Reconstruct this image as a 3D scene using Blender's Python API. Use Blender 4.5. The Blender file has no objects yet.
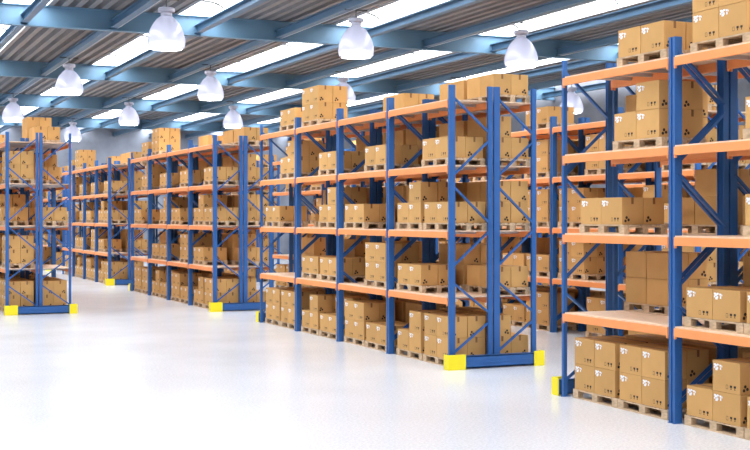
import bpy, bmesh, math, random
from mathutils import Matrix, Vector
from mathutils.bvhtree import BVHTree
random.seed(7)
sc = bpy.context.scene
COL = sc.collection
PI = math.pi

# ------------------------------------------------------------------ camera
F_PX, CY, TH, CAM_H = 1240.2, 217.19, 0.4139, 2.8566
cam_d = bpy.data.cameras.new('camera')
cam = bpy.data.objects.new('camera', cam_d)
COL.objects.link(cam)
cam.location = (0, 0, CAM_H)
cam.rotation_euler = (PI / 2, 0, -TH)
cam_d.sensor_width = 36
cam_d.lens = F_PX / 750 * 36
cam_d.shift_y = (CY - 225) / 750
cam_d.clip_end = 300
sc.camera = cam

# ------------------------------------------------------------------ world, exposure
SKY = 10.3        # brightness of the overcast sky behind the skylights
LAMP_W = 200.0   # each pendant lamp
world = bpy.data.worlds.new('world')
sc.world = world
world.use_nodes = True
bg = world.node_tree.nodes['Background']
bg.inputs['Color'].default_value = (0.93, 0.97, 1.0, 1)
bg.inputs['Strength'].default_value = 1.0
sc.view_settings.view_transform = 'Standard'
sc.view_settings.look = 'None'
sc.view_settings.gamma = 1.0
sc.view_settings.use_curve_mapping = False
sc.view_settings.exposure = 0.3
sc.cycles.max_bounces = 10
sc.cycles.diffuse_bounces = 4
sc.cycles.use_denoising = True

# ------------------------------------------------------------------ dimensions
QA, RM, DD, SS, BAY = 10.68, 20.857, 1.90, 0.935, 2.8
RACK_H = 5.356
BEAM_TOP = [1.325, 2.58, 3.83, 5.065]
BEAM_H = 0.118
DECK_T = 0.022
PH = 0.144                     # pallet height
BX, BY, BZ = 0.385, 0.548, 0.408  # carton: across the rack, along it, high

# ------------------------------------------------------------------ helpers
def tag(o, label=None, cat=None, group=None, kind=None):
    if label: o['label'] = label
    if cat: o['category'] = cat
    if group: o['group'] = group
    if kind: o['kind'] = kind
    return o

class MB:
    def __init__(self):
        self.v, self.f, self.m = [], [], []
    def box(self, x0, x1, y0, y1, z0, z1, mi=0, M=None):
        b = len(self.v)
        pts = [(x, y, z) for z in (z0, z1) for y in (y0, y1) for x in (x0, x1)]
        if M is not None: pts = [tuple(M @ Vector(p)) for p in pts]
        self.v += pts
        for q in ((0, 2, 3, 1), (4, 5, 7, 6), (0, 1, 5, 4), (2, 6, 7, 3), (0, 4, 6, 2), (1, 3, 7, 5)):
            self.f.append(tuple(b + i for i in q)); self.m.append(mi)
    def poly(self, pts, mi=0):
        b = len(self.v); self.v += [tuple(p) for p in pts]
        self.f.append(tuple(range(b, b + len(pts)))); self.m.append(mi)
    def prism(self, out, z0, z1, mi=0, M=None):
        """out: counter-clockwise outline in xy, extruded in z, optional matrix"""
        n = len(out); b = len(self.v)
        pts = [(x, y, z) for z in (z0, z1) for x, y in out]
        if M is not None: pts = [tuple(M @ Vector(p)) for p in pts]
        self.v += pts
        self.f.append(tuple(b + i for i in reversed(range(n)))); self.m.append(mi)
        self.f.append(tuple(b + n + i for i in range(n))); self.m.append(mi)
        for i in range(n):
            j = (i + 1) % n
            self.f.append((b + i, b + j, b + n + j, b + n + i)); self.m.append(mi)
    def lathe(self, prof, n=32, c=(0, 0, 0), mi=0, close_top=False, close_bot=False):
        b = len(self.v)
        for r, z in prof:
            for k in range(n):
                a = 2 * PI * k / n
                self.v.append((c[0] + r * math.cos(a), c[1] + r * math.sin(a), c[2] + z))
        for i in range(len(prof) - 1):
            for k in range(n):
                k2 = (k + 1) % n
                self.f.append((b + i * n + k, b + i * n + k2, b + (i + 1) * n + k2, b + (i + 1) * n + k)); self.m.append(mi)
        if close_bot: self.f.append(tuple(b + k for k in reversed(range(n)))); self.m.append(mi)
        if close_top:
            t = b + (len(prof) - 1) * n
            self.f.append(tuple(t + k for k in range(n))); self.m.append(mi)
    def mesh(self, name, mats, bevel=0, smooth=False):
        me = bpy.data.meshes.new(name)
        me.from_pydata(self.v, [], self.f)
        for m in mats: me.materials.append(m)
        me.polygons.foreach_set('material_index', self.m)
        if bevel or smooth:
            bm = bmesh.new(); bm.from_mesh(me)
            if bevel:
                es = [e for e in bm.edges if len(e.link_faces) == 2 and e.calc_face_angle(0) > 0.6]
                bmesh.ops.bevel(bm, geom=es, offset=bevel, segments=1, affect='EDGES', profile=0.5)
            if smooth:
                for f in bm.faces: f.smooth = True
            bm.to_mesh(me); bm.free()
        me.update()
        return me
    def build(self, name, mats, parent=None, bevel=0, smooth=False):
        if not isinstance(mats, (list, tuple)): mats = [mats]
        return link(name, self.mesh(name, mats, bevel, smooth), parent)

def link(name, me, parent=None):
    o = bpy.data.objects.new(name, me); COL.objects.link(o)
    if parent: o.parent = parent
    return o
def empty(name, loc=(0, 0, 0), rz=0, parent=None):
    o = bpy.data.objects.new(name, None); COL.objects.link(o)
    o.location = loc; o.rotation_euler = (0, 0, rz); o.empty_display_size = 0.2
    if parent: o.parent = parent
    return o
def copy_tree(o, parent=None):
    c = o.copy(); COL.objects.link(c); c.parent = parent
    for ch in list(KIDS.get(o.name, [])):
        cc = copy_tree(ch, c)
    return c
KIDS = {}
def index_kids():
    KIDS.clear()
    for o in bpy.data.objects:
        if o.parent: KIDS.setdefault(o.parent.name, []).append(o)

# ------------------------------------------------------------------ materials
def mat(name, col, rough=0.5, metal=0.0, spec=0.5, var=0.0, noise=0.0, nscale=8.0, bump=0.0, bscale=40.0, stretch=None):
    m = bpy.data.materials.new(name); m.use_nodes = True
    nt = m.node_tree; N = nt.nodes; L = nt.links
    b = N['Principled BSDF']
    b.inputs['Roughness'].default_value = rough
    b.inputs['Metallic'].default_value = metal
    b.inputs['Specular IOR Level'].default_value = spec
    b.inputs['Base Color'].default_value = (*col, 1)
    src = None
    if noise or bump:
        tc = N.new('ShaderNodeTexCoord'); mp = N.new('ShaderNodeMapping')
        L.new(tc.outputs['Object'], mp.inputs['Vector'])
        if stretch: mp.inputs['Scale'].default_value = stretch
    if noise:
        nz = N.new('ShaderNodeTexNoise'); nz.inputs['Scale'].default_value = nscale; nz.inputs['Detail'].default_value = 5
        L.new(mp.outputs['Vector'], nz.inputs['Vector'])
        mr = N.new('ShaderNodeMapRange')
        mr.inputs['From Min'].default_value = 0.3; mr.inputs['From Max'].default_value = 0.7
        mr.inputs['To Min'].default_value = 1 - noise; mr.inputs['To Max'].default_value = 1 + noise
        L.new(nz.outputs['Fac'], mr.inputs['Value']); src = mr.outputs['Result']
    if var:
        oi = N.new('ShaderNodeObjectInfo'); mv = N.new('ShaderNodeMapRange')
        mv.inputs['To Min'].default_value = 1 - var; mv.inputs['To Max'].default_value = 1 + var
        L.new(oi.outputs['Random'], mv.inputs['Value'])
        if src is not None:
            mu = N.new('ShaderNodeMath'); mu.operation = 'MULTIPLY'
            L.new(src, mu.inputs[0]); L.new(mv.outputs['Result'], mu.inputs[1]); src = mu.outputs[0]
        else: src = mv.outputs['Result']
    if src is not None:
        vm = N.new('ShaderNodeVectorMath'); vm.operation = 'SCALE'
        vm.inputs[0].default_value = col
        L.new(src, vm.inputs['Scale']); L.new(vm.outputs['Vector'], b.inputs['Base Color'])
    if bump:
        n2 = N.new('ShaderNodeTexNoise'); n2.inputs['Scale'].default_value = bscale
        L.new(mp.outputs['Vector'], n2.inputs['Vector'])
        bp = N.new('ShaderNodeBump'); bp.inputs['Strength'].default_value = bump; bp.inputs['Distance'].default_value = 0.01
        L.new(n2.outputs['Fac'], bp.inputs['Height']); L.new(bp.outputs['Normal'], b.inputs['Normal'])
    return m

M_BLUE = mat('blue_powder_coat', (0.022, 0.112, 0.345), 0.42, spec=0.5, noise=0.06, nscale=3)
M_ORANGE = mat('orange_powder_coat', (0.93, 0.325, 0.1), 0.5, noise=0.04, nscale=3)
M_DECK = mat('shelf_board', (0.85, 0.62, 0.44), 0.6, noise=0.12, nscale=5, stretch=(6, 1, 1))
M_YELLOW = mat('safety_yellow', (0.92, 0.76, 0.01), 0.45)
M_GALV = mat('galvanised', (0.5, 0.52, 0.55), 0.4, 0.6)
M_CARD = mat('cardboard', (0.63, 0.355, 0.128), 0.8, spec=0.2, var=0.07, noise=0.04, nscale=3)
M_SEAM = mat('carton_seam', (0.14, 0.065, 0.022), 0.9, spec=0.1)
M_TAPE = mat('brown_tape', (0.23, 0.1, 0.03), 0.5)
M_LABEL = mat('white_label_paper', (0.86, 0.87, 0.9), 0.6)
M_INK = mat('dark_print', (0.035, 0.02, 0.012), 0.8)
M_GREYINK = mat('grey_print', (0.5, 0.52, 0.56), 0.8)
M_WOOD = mat('pallet_wood', (0.6, 0.43, 0.275), 0.8, spec=0.2, var=0.1, noise=0.22, nscale=7, stretch=(6, 1, 3))
M_STEEL = mat('blue_grey_steel', (0.115, 0.225, 0.33), 0.5, spec=0.4, noise=0.05, nscale=1)
M_PURLIN = mat('blue_grey_purlin', (0.075, 0.165, 0.27), 0.45, spec=0.5)
M_LIPS = mat('pale_cable_tray', (0.6, 0.66, 0.72), 0.4)
M_ROOF = mat('corrugated_roof_sheet', (0.213, 0.213, 0.223), 0.6, noise=0.08, nscale=2)
M_SKYFRAME = mat('skylight_frame', (0.72, 0.76, 0.82), 0.5)
M_DARK = mat('dark_rubber', (0.02, 0.02, 0.02), 0.6)
M_LAMPCAP = mat('lamp_housing', (0.42, 0.42, 0.5), 0.4)
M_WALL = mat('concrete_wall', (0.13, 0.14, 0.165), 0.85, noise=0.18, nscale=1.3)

M_BACK = mat('hazed_concrete_wall', (0.26, 0.29, 0.35), 0.85, noise=0.35, nscale=0.5)  # haze at the far end painted into the concrete: paler, bluer, more mottled

def floor_mat():
    m = bpy.data.materials.new('polished_terrazzo'); m.use_nodes = True
    nt = m.node_tree; N = nt.nodes; L = nt.links; b = N['Principled BSDF']
    tc = N.new('ShaderNodeTexCoord')
    vo = N.new('ShaderNodeTexNoise'); vo.inputs['Scale'].default_value = 26; vo.inputs['Detail'].default_value = 4
    vo.inputs['Roughness'].default_value = 0.75
    n2 = N.new('ShaderNodeTexNoise'); n2.inputs['Scale'].default_value = 0.35; n2.inputs['Detail'].default_value = 3
    cr = N.new('ShaderNodeValToRGB')
    cr.color_ramp.elements[0].position = 0.35; cr.color_ramp.elements[0].color = (0.62, 0.64, 0.68, 1)
    cr.color_ramp.elements[1].position = 0.62; cr.color_ramp.elements[1].color = (0.84, 0.85, 0.88, 1)
    L.new(tc.outputs['Object'], vo.inputs['Vector']); L.new(tc.outputs['Object'], n2.inputs['Vector'])
    L.new(vo.outputs['Fac'], cr.inputs['Fac']); L.new(cr.outputs['Color'], b.inputs['Base Color'])
    mr = N.new('ShaderNodeMapRange'); mr.inputs['To Min'].default_value = 0.14; mr.inputs['To Max'].default_value = 0.3
    L.new(n2.outputs['Fac'], mr.inputs['Value']); L.new(mr.outputs['Result'], b.inputs['Roughness'])
    b.inputs['Specular IOR Level'].default_value = 0.5
    return m
M_FLOOR = floor_mat()

def emit_mat(name, col, st):
    m = bpy.data.materials.new(name); m.use_nodes = True
    nt = m.node_tree; N = nt.nodes; L = nt.links
    N.remove(N['Principled BSDF'])
    e = N.new('ShaderNodeEmission'); e.inputs['Color'].default_value = (*col, 1); e.inputs['Strength'].default_value = st
    L.new(e.outputs[0], N['Material Output'].inputs[0])
    return m
M_SKY = emit_mat('daylit_skylight_glazing', (0.93, 0.96, 1.0), SKY)
M_BULB = emit_mat('lamp_glow', (1.0, 0.98, 0.96), 22.0)
def shade_mat():
    m = bpy.data.materials.new('prismatic_lamp_shade'); m.use_nodes = True
    nt = m.node_tree; N = nt.nodes; L = nt.links
    N.remove(N['Principled BSDF'])
    t = N.new('ShaderNodeBsdfTranslucent'); t.inputs['Color'].default_value = (0.3, 0.31, 0.36, 1)
    d = N.new('ShaderNodeBsdfDiffuse'); d.inputs['Color'].default_value = (0.42, 0.42, 0.49, 1)
    tr = N.new('ShaderNodeBsdfTransparent'); tr.inputs['Color'].default_value = (0.9, 0.92, 1, 1)
    g = N.new('ShaderNodeBsdfGlossy'); g.inputs['Roughness'].default_value = 0.2
    a = N.new('ShaderNodeMixShader'); a.inputs[0].default_value = 0.5
    b2 = N.new('ShaderNodeMixShader'); b2.inputs[0].default_value = 0.15
    c = N.new('ShaderNodeMixShader'); c.inputs[0].default_value = 0.06
    L.new(t.outputs[0], a.inputs[1]); L.new(d.outputs[0], a.inputs[2])
    L.new(a.outputs[0], b2.inputs[1]); L.new(tr.outputs[0], b2.inputs[2])
    L.new(b2.outputs[0], c.inputs[1]); L.new(g.outputs[0], c.inputs[2])
    L.new(c.outputs[0], N['Material Output'].inputs[0])
    return m
M_SHADE = shade_mat()

# ------------------------------------------------------------------ room shell
Q0, Q1, R0, R1 = -9.0, 29.2, -8.0, 80.0
DECK_Z, ROOF_TOP = 8.57, 8.8
mb = MB(); mb.box(Q0, Q1, R0, R1, -0.2, 0); tag(mb.build('floor', M_FLOOR), kind='structure')
for nm, b in (('wall_back', (Q0 - .3, Q1 + .3, R1, R1 + .3)), ('wall_right', (Q1, Q1 + .3, R0, R1)),
              ('wall_left', (Q0 - .3, Q0, R0, R1)), ('wall_front', (Q0 - .3, Q1 + .3, R0 - .3, R0))):
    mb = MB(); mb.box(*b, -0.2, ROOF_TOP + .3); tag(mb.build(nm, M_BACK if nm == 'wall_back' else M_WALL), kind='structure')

PUR = 2.39
PUR_Q = [9.55 + PUR * k for k in range(-7, 9)]
SKY_C = [9.55 + 2 * PUR * k for k in range(-3, 5)]
SKY_W = 0.59
edges = []
cur = Q0
mb = MB()
def corr(mb, qa, qb):
    n = max(1, round((qb - qa) / 0.358)); p = (qb - qa) / n; d = 0.17
    prof = []
    for i in range(n):
        x = qa + i * p
        prof += [(x, DECK_Z), (x + p * .46, DECK_Z), (x + p * .62, DECK_Z + d), (x + p * .84, DECK_Z + d)]
    prof.append((qb, DECK_Z))
    for (xa, za), (xb, zb) in zip(prof, prof[1:]):
        mb.poly([(xa, R0, za), (xa, R1, za), (xb, R1, zb), (xb, R0, zb)])
    # upper skin gives the sheet its thickness
    mb.box(qa, qb, R0, R1, DECK_Z + d + .01, DECK_Z + d + .06)
for c in SKY_C:
    corr(mb, cur, c - SKY_W); cur = c + SKY_W
corr(mb, cur, Q1)
tag(mb.build('ceiling', M_ROOF), kind='structure')

GR = [34.3 + 12.55 * k for k in range(-3, 4)]
# skylights: barrel vaults of glazing, frames along the edges and arched ribs
for i, c in enumerate(SKY_C):
    w = empty('window_%d' % (i + 1), (c, 0, DECK_Z)); tag(w, kind='structure')
    mb = MB(); n = 8
    arc = [(-SKY_W * math.cos(PI * k / n), 0.10 + 0.26 * math.sin(PI * k / n)) for k in range(n + 1)]
    for (xa, za), (xb, zb) in zip(arc, arc[1:]):
        mb.poly([(xa, R0, za), (xa, R1, za), (xb, R1, zb), (xb, R0, zb)])
    mb.build('glazing', M_SKY, w, smooth=True)
    mb = MB()
    for s in (-1, 1):
        mb.box(s * SKY_W - .02, s * SKY_W + .02, R0, R1, -0.01, 0.14)
    mb.build('window_frame', M_SKYFRAME, w)
    mb = MB()
    for r in [g + d for g in GR for d in (6.55, 11.8) if g + d < R1]:
        for (xa, za), (xb, zb) in zip(arc, arc[1:]):
            mb.poly([(xa, r, za - .075), (xb, r, zb - .075), (xb, r, zb - .015), (xa, r, za - .015)])
            mb.poly([(xa, r + .03, za - .015), (xb, r + .03, zb - .015), (xb, r + .03, zb - .075), (xa, r + .03, za - .075)])
            mb.poly([(xa, r, za - .075), (xa, r + .03, za - .075), (xb, r + .03, zb - .075), (xb, r, zb - .075)])
    mb.build('glazing_bar', M_DARK, w)

# main girders (I beams across the hall)
me = MB()
gz0, gz1 = 8.0, 8.57
me.box(Q0, Q1, -.12, .12, gz0, gz0 + .03); me.box(Q0, Q1, -.12, .12, gz1 - .03, gz1 - .002); me.box(Q0, Q1, -.012, .012, gz0 + .03, gz1 - .03)
for q in PUR_Q:
    me.box(q - .05, q + .05, -.10, .10, gz0 + .05, gz0 + .07)
g_me = me.mesh('roof_girder', [M_STEEL])
for k, r in enumerate(GR):
    o = link('roof_girder_beam', g_me); o.location = (0, r, 0); tag(o, kind='structure')
# purlins run along the hall between the girders
me = MB(); Lp = 12.55 - .03
me.box(-.095, .095, 0, Lp, 0, .018); me.box(-.095, .095, 0, Lp, .21, .225); me.box(-.012, .012, 0, Lp, .018, .21)
p_me = me.mesh('roof_purlin', [M_PURLIN])
me = MB(); me.box(.097, .113, 0, Lp, -.012, .02, 0)
t_me = me.mesh('cable_tray', [M_LIPS, M_PURLIN])
for i, q in enumerate(PUR_Q):
    if not (Q0 < q < Q1): continue
    for r in GR[1:]:
        ln = 1.0
        o = link('roof_purlin_beam', p_me); o.location = (q, r + .015, 8.07)
        if r + Lp > R1: o.scale = (1, (R1 - r - .03) / Lp, 1)
        tag(o, kind='structure')
        if i % 2 == 0:
            t = link('lighting_rail', t_me, o)

# ------------------------------------------------------------------ pendant lamps
def make_lamp(cord):
    root = empty('pendant_lamp')
    mb = MB(); mb.lathe([(.012, .98), (.012, .98 + cord)], 8, close_top=True, close_bot=True); mb.box(-.3, .3, -.025, .025, .945 + cord, .97 + cord); mb.build('cord', M_DARK, root)
    mb = MB(); mb.lathe([(.135, .78), (.135, .88), (.195, .885), (.2, .9), (.2, .97), (.185, .985), (.06, .985), (.04, 1.01)], 32, close_top=True, close_bot=True)
    mb.build('housing', M_LAMPCAP, root, smooth=False)
    prof = [(.385, 0), (.43, .05), (.45, .13), (.452, .2), (.44, .29), (.415, .39), (.37, .5), (.31, .61), (.23, .71), (.15, .775), (.135, .79)]
    mb = MB(); mb.lathe(prof + [(r - .012, z - .004) for r, z in reversed(prof)], 48)
    mb.build('lamp_shade', M_SHADE, root, smooth=True)
    mb = MB(); mb.lathe([(.39, 0), (.40, .012), (.375, .014), (.375, 0)], 40); mb.build('rim', M_LAMPCAP, root)
    mb = MB(); mb.lathe([(.02, .0), (.2, .004), (.372, .012), (.372, .02), (.02, .02)], 40, close_bot=True, close_top=True)
    mb.build('diffuser', M_BULB, root)
    mb = MB(); mb.lathe([(.04, .03), (.33, .04), (.375, .09), (.35, .16), (.1, .2)], 24, close_bot=True, close_top=True)
    mb.build('bulb', M_BULB, root, smooth=True)
    return root
lamp0 = make_lamp(0.24)
index_kids()
LB = 6.88
LAMPS = [(7.37, 29.2, 'large pendant lamp left of the others, nearest of the left row'),
         (12.13, 28.8, 'large lit pendant lamp hanging near the picture centre'),
         (16.98, 28.9, 'large lit pendant lamp above the gap between the middle and right racks'),
         (7.16, 41.2, 'medium pendant lamp at left below and behind the largest left one'),
         (11.94, 41.2, 'medium pendant lamp above the near end of the third rack'),
         (16.85, 41.2, 'pendant lamp half hidden behind the two-layer box tower'),
         (21.5, 41.2, 'pendant lamp hidden behind boxes on top of the middle rack'),
         (26.28, 40.9, 'pendant lamp seen behind the far post of the right rack'),
         (7.06, 54.0, 'pendant lamp at the left edge above the left rack'),
         (11.94, 53.9, 'small pendant lamp in front of the hazy back wall'),
         (16.64, 53.8, 'small pendant lamp above boxes of the third rack'),
         (11.74, 66.4, 'smallest pendant lamp, just right of the left rack')]
for i, (q, r, lb) in enumerate(LAMPS):
    o = lamp0 if i == 0 else copy_tree(lamp0)
    o.location = (q, r, LB)
    tag(o, lb, 'lamp', 'pendant lamps under the roof')
    ld = bpy.data.lights.new('lamp_light', 'SPOT'); ld.energy = LAMP_W; ld.spot_size = 2.6; ld.spot_blend = .6; ld.shadow_soft_size = .3
    ld.color = (1, .96, .9)
    lo = bpy.data.objects.new('lamp_light', ld); COL.objects.link(lo); lo.parent = o; lo.location = (0, 0, -.06)

# ------------------------------------------------------------------ rack prototype
PW = .056
def post_mesh(d):
    w = PW / 2
    mb = MB(); mb.prism([(0, -w + .004), (.004, -w), (d, -w), (d, -w + .012), (.02, -w + .012), (.02, w - .012), (d, w - .012), (d, w), (.004, w), (0, w - .004)], 0.008, RACK_H)
    return mb.mesh('post', [M_BLUE])
post_deep, post_thin, post_rear = post_mesh(.125), post_mesh(.07), post_mesh(.10)
mb = MB(); mb.box(-.014, .14, -.0325, .0325, 0, .008); mb.box(-.012, -.004, -.01, .01, .008, .018); foot_me = mb.mesh('foot_plate', [M_BLUE])
def brace_mesh(za, zb):
    """channel from the front post at height za to the rear post at zb"""
    a = Vector((.06, 0, za)); b = Vector((SS - .06, 0, zb)); d = b - a; L = d.length
    rot = Matrix.Translation(a) @ d.to_track_quat('Z', 'Y').to_matrix().to_4x4()
    mb = MB()
    mb.box(-.026, .026, -.018, -.014, 0, L, M=rot)
    mb.box(-.026, -.021, -.014, .016, 0, L, M=rot); mb.box(.021, .026, -.014, .016, 0, L, M=rot)
    return mb.mesh('brace', [M_BLUE])
BR = [(5.16, 4.46), (3.62, 4.33), (3.47, 2.74), (1.90, 2.60), (1.64, 1.02), (.26, .86)]
brace_mes = [brace_mesh(a, b) for a, b in BR]

def beam_mesh(x0, x1, y0, y1, name):
    mb = MB(); z0 = -BEAM_H
    mb.box(x0, x1, y0 + .002, y1 - .002, z0, 0)
    for a, b in ((y0, y0 + .03), (y1 - .03, y1)):
        mb.box(x0 + .004, x1 - .004, a, b, z0 - .035, .0)
    return mb.mesh(name, [M_ORANGE], bevel=.006)
def fb(k):  # beam extents per bay
    return (k * BAY + (.07 if k else .03), (k + 1) * BAY - (.07 if k < 3 else .03))
beam_front = [beam_mesh(-.025, .02, *fb(k), 'beam') for k in range(4)]
beam_rear = [beam_mesh(SS - .045, SS - .006, *fb(k), 'beam') for k in range(4)]
mb = MB(); mb.box(.001, SS - .001, .072, BAY - .072, .001, DECK_T)
for j in range(1, 5):
    y = .052 + (BAY - .104) * j / 5
    mb.box(.021, SS - .046, y - .03, y + .03, -.05, .001, 1)
deck_me = mb.mesh('shelf_deck', [M_DECK, M_GALV])

def make_rack():
    root = empty('pallet_rack')
    for k, dy in ((0, 0), (1, -.04), (1, .04), (2, -.04), (2, .04), (3, -.04), (3, .04), (4, 0)):
        fr = empty('upright_frame', (0, k * BAY + dy, 0), parent=root)
        link('post', post_thin if k == 4 else post_deep, fr)
        p = link('post', post_rear, fr); p.rotation_euler = (0, 0, PI); p.location = (SS, 0, 0)
        link('foot_plate', foot_me, fr)
        p = link('foot_plate', foot_me, fr); p.rotation_euler = (0, 0, PI); p.location = (SS, 0, 0)
        for b in brace_mes: link('brace', b, fr).location.y = (dy > 0) * .02 - (dy < 0) * .02
    for z in BEAM_TOP:
        for k in range(4):
            o = link('beam', beam_front[k], root); o.location.z = z
            o = link('beam', beam_rear[k], root); o.location.z = z
            o = link('shelf_deck', deck_me, root); o.location = (0, k * BAY, z)
    return root
rack0 = make_rack()
index_kids()

# sections: key, q of the outer (front) face, r of the near end, turned round?
SECT = {
    'R': (QA, RM - 3.97 - 4 * BAY, 0), 'M': (QA, RM, 0), 'F': (QA - .04, RM + 4 * BAY + 4.40, 0),
    'G': (QA, RM + 8 * BAY + 8.9, 0), 'H': (QA, RM + 12 * BAY + 13.4, 0),
    'BM': (QA + 5.695, RM - .05, 0), 'BF': (QA + 5.695, RM + 4 * BAY + 4.4, 0), 'BG': (QA + 5.695, RM + 8 * BAY + 8.9, 0),
    'CM': (QA + 11.4, RM - .05, 0), 'CF': (QA + 11.4, RM + 4 * BAY + 4.4, 0),
    'L': (4.69, RM + 4 * BAY + 5.5, 1),
}
RNAME = {
    'R': ('tall blue and orange pallet rack nearest at right, front row facing the aisle', 'tall blue pallet rack nearest at right, rear row behind the front row'),
    'M': ('middle blue and orange pallet rack, front row facing the white aisle', 'middle blue pallet rack, rear row touching the front row'),
    'F': ('third blue pallet rack from the right, front row, far end hidden', 'third blue pallet rack from the right, rear row'),
    'G': ('small far pallet rack between left rack and third rack, front row', 'small far pallet rack between left rack and third rack, rear row'),
    'H': ('farthest pallet rack, glimpsed through the lower bays of the left rack', 'rear row of the farthest rack glimpsed through the left rack'),
    'BM': ('pallet rack beyond the cross aisle between middle and right racks, front row', 'pallet rack beyond the middle and right racks, rear row'),
    'BF': ('pallet rack of the second line behind the third rack, front row', 'pallet rack of the second line behind the third rack, rear row'),
    'BG': ('pallet rack of the second line behind the small far rack, front row', 'pallet rack of the second line behind the small far rack, rear row'),
    'CM': ('pallet rack of the third line glimpsed through the right rack, front row', 'pallet rack of the third line glimpsed through the right rack, rear row'),
    'CF': ('pallet rack of the third line glimpsed behind the middle rack, front row', 'pallet rack of the third line glimpsed behind the middle rack, rear row'),
    'L': ('blue pallet rack at left edge, right half seen end on', 'blue pallet rack at left edge, left half seen end on'),
}
def sec_matrix(key, back):
    q, r, rot = SECT[key]
    if rot:
        M = Matrix.Translation((q + DD, r + 4 * BAY, 0)) @ Matrix.Rotation(PI, 4, 'Z')
    else:
        M = Matrix.Translation((q, r, 0))
    if back: M = M @ Matrix.Translation((DD - SS, 0, 0))
    return M
first = True
for key in SECT:
    for back in (0, 1):
        o = rack0 if first else copy_tree(rack0)
        first = False
        M = sec_matrix(key, back)
        o.location = M.to_translation(); o.rotation_euler = (0, 0, PI if SECT[key][2] else 0)
        tag(o, RNAME[key][back], 'pallet rack', 'blue and orange pallet racks')

# end guards: blue rail with a yellow block on each corner
def make_guard():
    root = empty('rack_guard')
    mb = MB(); a, b = -.128, DD + .008
    mb.box(a, b, -.07, .07, .02, .05); mb.box(a, b, -.07, -.05, .02, .25); mb.box(a, b, .05, .07, .02, .25); mb.box(a, b, -.07, .07, .22, .25)
    mb.box(a, b, -.078, -.07, .11, .15)
    mb.build('rail', M_BLUE, root, bevel=.006)
    for x0, x1 in ((-.15, .22), (DD - .2, DD + .03)):
        mb = MB(); mb.box(x0, x1, -.105, -.085, 0, .285)
        if x0 < 0: mb.box(x0, x0 + .02, -.085, .095, 0, .285)
        else: mb.box(x1 - .02, x1, -.085, .095, 0, .285)
        mb.build('corner_block', M_YELLOW, root, bevel=.004)
    return root
guard0 = make_guard(); index_kids()
GN = {('M', 0): 'blue kick rail with two yellow blocks at near end of the middle rack',
      ('M', 1): 'kick rail with yellow block at far end of the middle rack',
      ('R', 1): 'kick rail with yellow block at far end of the large right rack',
      ('F', 0): 'blue kick rail with yellow blocks at near end of third rack',
      ('F', 1): 'kick rail at far end of third rack beside small far rack',
      ('G', 0): 'small kick rail with yellow block at near end of the far rack',
      ('H', 0): 'tiny kick rail with yellow blocks seen through the left rack',
      ('BM', 0): 'kick rail at near end of the rack behind the right rack',
      ('BM', 1): 'kick rail at far end of the rack beyond the cross aisle',
      ('L', 0): 'blue kick rail with two yellow blocks at end of left rack'}
first = True
for (key, end), lb in GN.items():
    q, r, rot = SECT[key]
    o = guard0 if first else copy_tree(guard0)
    first = False
    if end == 0: o.location = (q + (.1 if rot else 0), r - .18, 0)
    else: o.location = (q + DD, r + 4 * BAY + .18, 0); o.rotation_euler = (0, 0, PI)
    tag(o, lb, 'rack guard', 'kick rails at the rack ends')

# ------------------------------------------------------------------ what stands on the shelves
# (bay, level, slot): column heights  front-far, front-near, back-far, back-near ; bay 0 is the near end
FRONT = {
    (3, 0): {'f': '2222', 'n': '2222'}, (2, 0): {'f': '1212', 'n': '1122'}, (1, 0): {'f': '2222', 'n': '1111'}, (0, 0): {'f': '1212', 'n': '2222'},
    (2, 1): {'f': '1111', 'n': '1111'}, (1, 1): {'n': '2222'}, (0, 1): {'f': '1111'},
    (3, 2): {'f': '1111'}, (2, 2): {'n': '1212'}, (1, 2): {'f': '1111'}, (0, 2): {'f': '1212', 'n': '1111'},
    (3, 3): {'n': '1212'}, (2, 3): {'n': '1111'}, (1, 3): {'n': '1111'}, (0, 3): {'n': '1111'},
    (3, 4): {'n': '1111'}, (2, 4): {'f': '2222'},
}
LINE_B = {
    (3, 0): {'f': '2222', 'n': '1122'}, (2, 0): {'f': '1111', 'n': '2222'}, (1, 0): {'n': '2222'}, (0, 0): {'f': '1212', 'n': '2222'},
    (3, 1): {'f': '1111'}, (2, 1): {'f': '1111', 'n': '1111'}, (1, 1): {'f': '2222'}, (0, 1): {'n': '2222'},
    (3, 2): {'f': '1111'}, (2, 2): {'n': '2222'}, (1, 2): {'f': '2222'}, (0, 2): {'f': '1212', 'n': '1111'},
    (3, 3): {'n': '1212'}, (2, 3): {'n': '1212'}, (1, 3): {'n': '2222'}, (0, 3): {'n': '2222'},
    (2, 4): {'n': '1111'}, (0, 4): {'n': '1111'},
}
BACK = {
    (3, 0): {'f': '2222', 'n': '2222'}, (2, 0): {'f': '2222', 'n': '2222'}, (1, 0): {'f': '1222', 'n': '2222'}, (0, 0): {'f': '2222', 'n': '2211'},
    (3, 1): {'f': '2222'}, (2, 1): {'f': '2222', 'n': '1111'}, (1, 1): {'f': '2222', 'n': '1111'}, (0, 1): {'f': '2222', 'n': '1111'},
    (3, 2): {'n': '1212'}, (2, 2): {'f': '1111', 'n': '1212'}, (1, 2): {'f': '2222', 'n': '2222'}, (0, 2): {'f': '2222', 'n': '2222'},
    (3, 3): {'f': '2222'}, (2, 3): {'n': '2222'}, (1, 3): {'f': '2222', 'n': '2222'}, (0, 3): {'f': '2222', 'n': '2211'},
    (1, 4): {'f': '1111'}, (0, 4): {'f': '1111', 'n': '1111'},
}
LEVEL_Z = [0.0] + [z + DECK_T for z in BEAM_TOP]
PX0, PX1, PLEN = .085, .865, 1.2
SLOT_Y = {'f': 1.42, 'n': .2}
pallets, boxes = [], []      # (matrix, info)
rnd = random.Random(3)
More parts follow.
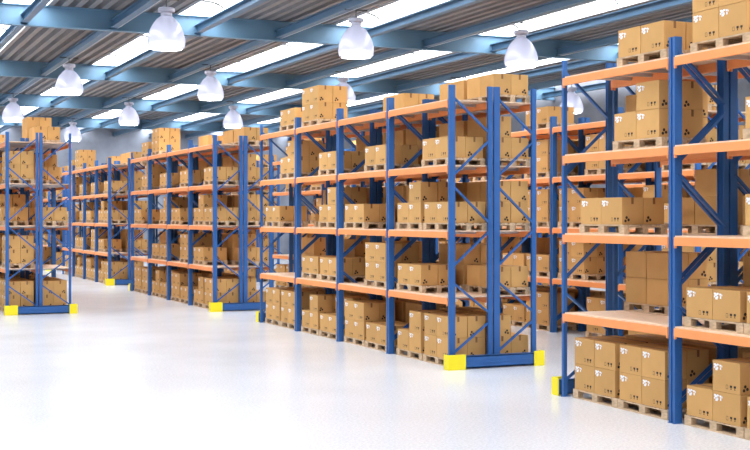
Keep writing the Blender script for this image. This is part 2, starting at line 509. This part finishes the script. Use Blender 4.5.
for key in SECT:
    for back, tab in ((0, LINE_B if key == 'BM' else FRONT), (1, BACK)):
        M = sec_matrix(key, back)
        for (bay, lev), sl in tab.items():
            if key == 'R' and bay == 0: continue
            if key == 'BM' and back and lev == 4: continue
            for s, cfg in sl.items():
                y0 = bay * BAY + SLOT_Y[s] + (rnd.uniform(0, .02) if s == 'f' else rnd.uniform(-.02, .015))
                if lev and s == 'n' and 'f' not in sl: y0 += .05
                y0 += {(3, 2, 'f'): -.18, (3, 3, 'n'): .1, (2, 4, 'f'): -.13}.get((bay, lev, s), 0) if key == 'R' else {'f': -.095, 'n': -.1}[s] if bay == 0 else 0
                z = LEVEL_Z[lev]
                T = M @ Matrix.Translation(((PX0 + PX1) / 2, y0 + PLEN / 2, z))
                if back: T = T @ Matrix.Rotation(PI, 4, 'Z')
                pi = dict(key=key, back=back, bay=bay, lev=lev, slot=s)
                pallets.append((T, pi))
                for c, h in enumerate(cfg):
                    col, near = c // 2, c % 2
                    for l in range(int(h)):
                        x = PX0 + .2 + .39 * col
                        y = y0 + (.895 if near == 0 else .342) - (0 if near == 0 else -.0)
                        T = M @ Matrix.Translation((x + rnd.uniform(-.003, .003), y + rnd.uniform(-.002, .002), z + PH + l * BZ))
                        if back: T = T @ Matrix.Rotation(PI, 4, 'Z')
                        boxes.append((T, dict(pi, col=col, near=near, layer=l, h=int(h))))

# rank cartons and pallets by how much of the picture they take
V, Fc, own = [], [], []
def addbox(T, x0, x1, y0, y1, z0, z1, who):
    b = len(V)
    for z in (z0, z1):
        for y in (y0, y1):
            for x in (x0, x1): V.append(T @ Vector((x, y, z)))
    for q in ((0, 2, 3, 1), (4, 5, 7, 6), (0, 1, 5, 4), (2, 6, 7, 3), (0, 4, 6, 2), (1, 3, 7, 5)):
        Fc.append(tuple(b + i for i in q)); own.append(who)
for i, (T, _) in enumerate(boxes): addbox(T, -BX / 2, BX / 2, -BY / 2, BY / 2, 0, BZ, ('b', i))
for i, (T, _) in enumerate(pallets):
    addbox(T, -.39, .39, -.6, .6, .1, PH, ('p', i)); addbox(T, -.39, .39, -.6, .6, 0, .022, ('p', i))
    for y in (-.54, 0, .54): addbox(T, -.39, .39, y - .06, y + .06, .022, .1, ('p', i))
for key in SECT:
    for back in (0, 1):
        M = sec_matrix(key, back)
        for k in range(5):
            addbox(M, 0, .1, k * BAY - .05, k * BAY + .05, 0, RACK_H, None); addbox(M, SS - .1, SS, k * BAY - .05, k * BAY + .05, 0, RACK_H, None)
        for z in BEAM_TOP: addbox(M, -.03, SS + .03, -.05, 4 * BAY + .05, z - BEAM_H * .9, z + DECK_T, None)
bvh = BVHTree.FromPolygons(V, Fc)
cnt = {}
ct, st = math.cos(TH), math.sin(TH)
for py in range(0, 450, 2):
    for px in range(0, 750, 2):
        u, w = (px - 374) / F_PX, (CY - py) / F_PX
        d = Vector((u * ct + st, ct - u * st, w)).normalized()
        h = bvh.ray_cast(Vector((0, 0, CAM_H)), d)
        if h[2] is not None and own[h[2]]: cnt[own[h[2]]] = cnt.get(own[h[2]], 0) + 1
rank_b = sorted(range(len(boxes)), key=lambda i: -cnt.get(('b', i), 0))
rank_p = sorted(range(len(pallets)), key=lambda i: -cnt.get(('p', i), 0))

# carton meshes: local -x face carries the label, the two y faces the tape and the dots
def carton_body(mb):
    mb.box(-BX / 2 + .002, BX / 2 - .002, -BY / 2 + .002, BY / 2 - .002, .0015, BZ - .0015)
def quad_x(mb, y0, y1, z0, z1, mi, e=.0015):      # on the -x face (y to the left in view)
    x = -BX / 2 + .002 - e
    mb.poly([(x, y1, z0), (x, y0, z0), (x, y0, z1), (x, y1, z1)], mi)
def dots(mb, sgn, mi, e=.0015):
    y = sgn * (BY / 2 - .002 + e)
    for cx, cz in ((-.105, .105), (-.125, .055), (-.07, .07)):
        pts = [(cx + .023 * math.cos(2 * PI * k / 8), y, cz + .023 * math.sin(2 * PI * k / 8)) for k in range(8)]
        mb.poly(pts if sgn < 0 else [(x, yy, z) for x, yy, z in reversed(pts)], mi)
def label_geo(mb, mi=0, gi=1, e=.0015):
    t = BY / 2 - .03; z = BZ - .045
    for y0, y1, za, zb in ((0, .05, 0, .03), (.018, .075, .012, .05), (.0, .03, .045, .075), (.045, .105, .05, .085), (.035, .09, .075, .105), (.07, .112, .0, .03), (.05, .08, .03, .05), (.112, .14, .012, .02),
                           (.135, .175, .01, .04), (.145, .175, .05, .09), (.182, .2, .02, .05)):
        quad_x(mb, t - y1 * .85, t - y0 * .85, z - zb * .85, z - za * .85, mi, e)
    quad_x(mb, t - .064, t - .043, z - .055, z - .038, gi, e + .0008)
def marks_geo(mb, mi, e=.0015):
    for yc in (-.02, -.1, -.175):
        if yc == -.02:
            for a in ((.02, -.02, .05, .055), (.02, -.02, .1, .105), (.02, .015, .05, .105), (-.015, -.02, .05, .105)):
                quad_x(mb, yc + a[1], yc + a[0], a[2], a[3], mi, e)
        else:
            quad_x(mb, yc - .022, yc + .022, .076, .105, mi, e); quad_x(mb, yc - .007, yc + .007, .055, .076, mi, e); quad_x(mb, yc - .014, yc + .014, .05, .055, mi, e)
def tape_geo(mb, mi, e=.0012):
    x = .022
    for s in (-1, 1):
        y = s * (BY / 2 - .002 + e)
        p = [(-x, y, BZ - .1), (x, y, BZ - .1), (x, y, BZ - .001), (-x, y, BZ - .001)]
        mb.poly(p if s < 0 else p[::-1], mi)
    z = BZ - .0015 + .0008
    mb.poly([(-x, -BY / 2 + .002, z), (x, -BY / 2 + .002, z), (x, BY / 2 - .002, z), (-x, BY / 2 - .002, z)], mi)

mb = MB(); carton_body(mb); body_me = mb.mesh('cardboard_box', [M_CARD, M_INK], bevel=.004)
def add_prints(me, fn):
    mb = MB(); fn(mb)
    bm = bmesh.new(); bm.from_mesh(me)
    vs = [bm.verts.new(v) for v in mb.v]
    for f, mi in zip(mb.f, mb.m):
        ff = bm.faces.new([vs[i] for i in f]); ff.material_index = mi
    bm.to_mesh(me); bm.free()
def body_prints(mb):
    marks_geo(mb, 1); dots(mb, -1, 1); dots(mb, 1, 1)
add_prints(body_me, body_prints)
mb = MB(); label_geo(mb, 0, 1); label_me = mb.mesh('shipping_label', [M_LABEL, M_GREYINK])
mb = MB(); tape_geo(mb, 0); tape_me = mb.mesh('packing_tape', [M_TAPE])
def full_prints(mb):
    body_prints(mb); label_geo(mb, 2, 3); tape_geo(mb, 4)
mb = MB(); carton_body(mb); full_me = mb.mesh('cardboard_box_small', [M_CARD, M_INK, M_LABEL, M_GREYINK, M_TAPE], bevel=.004)
add_prints(full_me, full_prints)

SECN = {'R': 'large right rack', 'M': 'middle rack', 'F': 'third rack', 'G': 'small far rack', 'H': 'farthest rack', 'BM': 'rack beyond cross aisle',
        'BF': 'rack behind third rack', 'BG': 'rack behind far rack', 'CM': 'third-line rack at right', 'CF': 'third-line middle rack', 'L': 'left-edge rack'}
BAYN = ['nearest bay', 'second bay', 'third bay', 'farthest bay']
LEVN = ['floor level', 'first shelf', 'second shelf', 'third shelf', 'top shelf']
def where(i):
    rot = SECT[i['key']][2]
    far = i['slot'] == 'f'
    bay = i['bay']
    if rot: far = not far; bay = 3 - bay
    row = 'rear row' if (i['back'] != rot) else 'front row'
    if i['key'] == 'L': row = 'left half' if i['back'] else 'right half'
    return ('left' if far else 'right'), LEVN[i['lev']], BAYN[bay], SECN[i['key']], row
def box_label(i):
    side, lev, bay, secn, row = where(i)
    rot = SECT[i['key']][2]
    near = bool(i['near']) != bool(rot); backc = bool(i['col']) != bool(rot)
    lay = 'single' if i['h'] == 1 else ('upper' if i['layer'] else 'lower')
    return '%s brown carton, %s %s, %s pallet, %s, %s, %s %s' % (lay, 'back' if backc else 'front', 'right' if near else 'left', side, lev, bay, secn, row.split()[0] if i['key'] != 'L' else row)
NIND, NPART = 300, 110
for n, bi in enumerate(rank_b[:NIND]):
    T, info = boxes[bi]
    if n < NPART:
        o = link('cardboard_box', body_me)
        o.matrix_world = T
        if not info['back'] or True:
            link('shipping_label', label_me, o)
        link('packing_tape', tape_me, o)
    else:
        o = link('cardboard_box', full_me); o.matrix_world = T
    tag(o, box_label(info), 'box', 'cardboard boxes on the pallets')
# the many further cartons: one mass
def mass(name, items, src, label, cat):
    vs, fs, ms = [], [], []
    sv = [v.co.copy() for v in src.vertices]; sf = [tuple(p.vertices) for p in src.polygons]; sm = [p.material_index for p in src.polygons]
    for T in items:
        b = len(vs); vs += [tuple(T @ v) for v in sv]
        fs += [tuple(b + k for k in f) for f in sf]; ms += sm
    me = bpy.data.meshes.new(name); me.from_pydata(vs, [], fs)
    for m in src.materials: me.materials.append(m)
    me.polygons.foreach_set('material_index', ms); me.update()
    o = link(name, me); tag(o, label, cat, kind='stuff'); return o
mass('cardboard_boxes', [boxes[i][0] for i in rank_b[NIND:]], full_me, 'many more brown cartons deep in the racks and on far shelves', 'boxes')

# pallets
def boards_top(mb):
    for k in range(5):
        x = -.39 + k * (.78 - .12) / 4
        mb.box(x, x + .12, -.6, .6, .122, PH - .001)
    for y in (-.6, -.07, .46): mb.box(-.39, .39, y, y + .14, .1, .122)
def block(mb, cx=0, cy=0): mb.box(cx - .05, cx + .05, cy - .07, cy + .07, .022, .1)
def board_bot(mb, cx=0): mb.box(cx - .05, cx + .05, -.6, .6, .001, .022)
mb = MB(); boards_top(mb); top_me = mb.mesh('top_boards', [M_WOOD])
mb = MB(); block(mb); block_me = mb.mesh('block', [M_WOOD], bevel=.003)
mb = MB(); board_bot(mb); bot_me = mb.mesh('bottom_board', [M_WOOD])
mb = MB(); boards_top(mb)
for cx in (-.34, 0, .34):
    board_bot(mb, cx)
    for cy in (-.53, 0, .53): block(mb, cx, cy)
pal_me = mb.mesh('wooden_pallet', [M_WOOD])
pal0 = empty('wooden_pallet')
link('top_boards', top_me, pal0)
for cx in (-.34, 0, .34):
    b = link('bottom_board', bot_me, pal0); b.location.x = cx
    for cy in (-.53, 0, .53):
        b = link('block', block_me, pal0); b.location = (cx, cy, 0)
index_kids()
NPIND, NPPART = 300, 40
for n, pi in enumerate(rank_p[:NPIND]):
    T, info = pallets[pi]
    if n < NPPART:
        o = pal0 if n == 0 else copy_tree(pal0)
    else: o = link('wooden_pallet', pal_me)
    o.location = T.to_translation(); o.rotation_euler = T.to_euler()
    side, lev, bay, secn, row = where(info)
    tag(o, 'wooden pallet, %s side, %s, %s, %s %s' % (side, lev, bay, secn, row), 'pallet', 'wooden pallets under the boxes')
if len(rank_p) > NPIND:
    mass('wooden_pallets', [pallets[i][0] for i in rank_p[NPIND:]], pal_me, 'further wooden pallets deep in the racks', 'pallets')
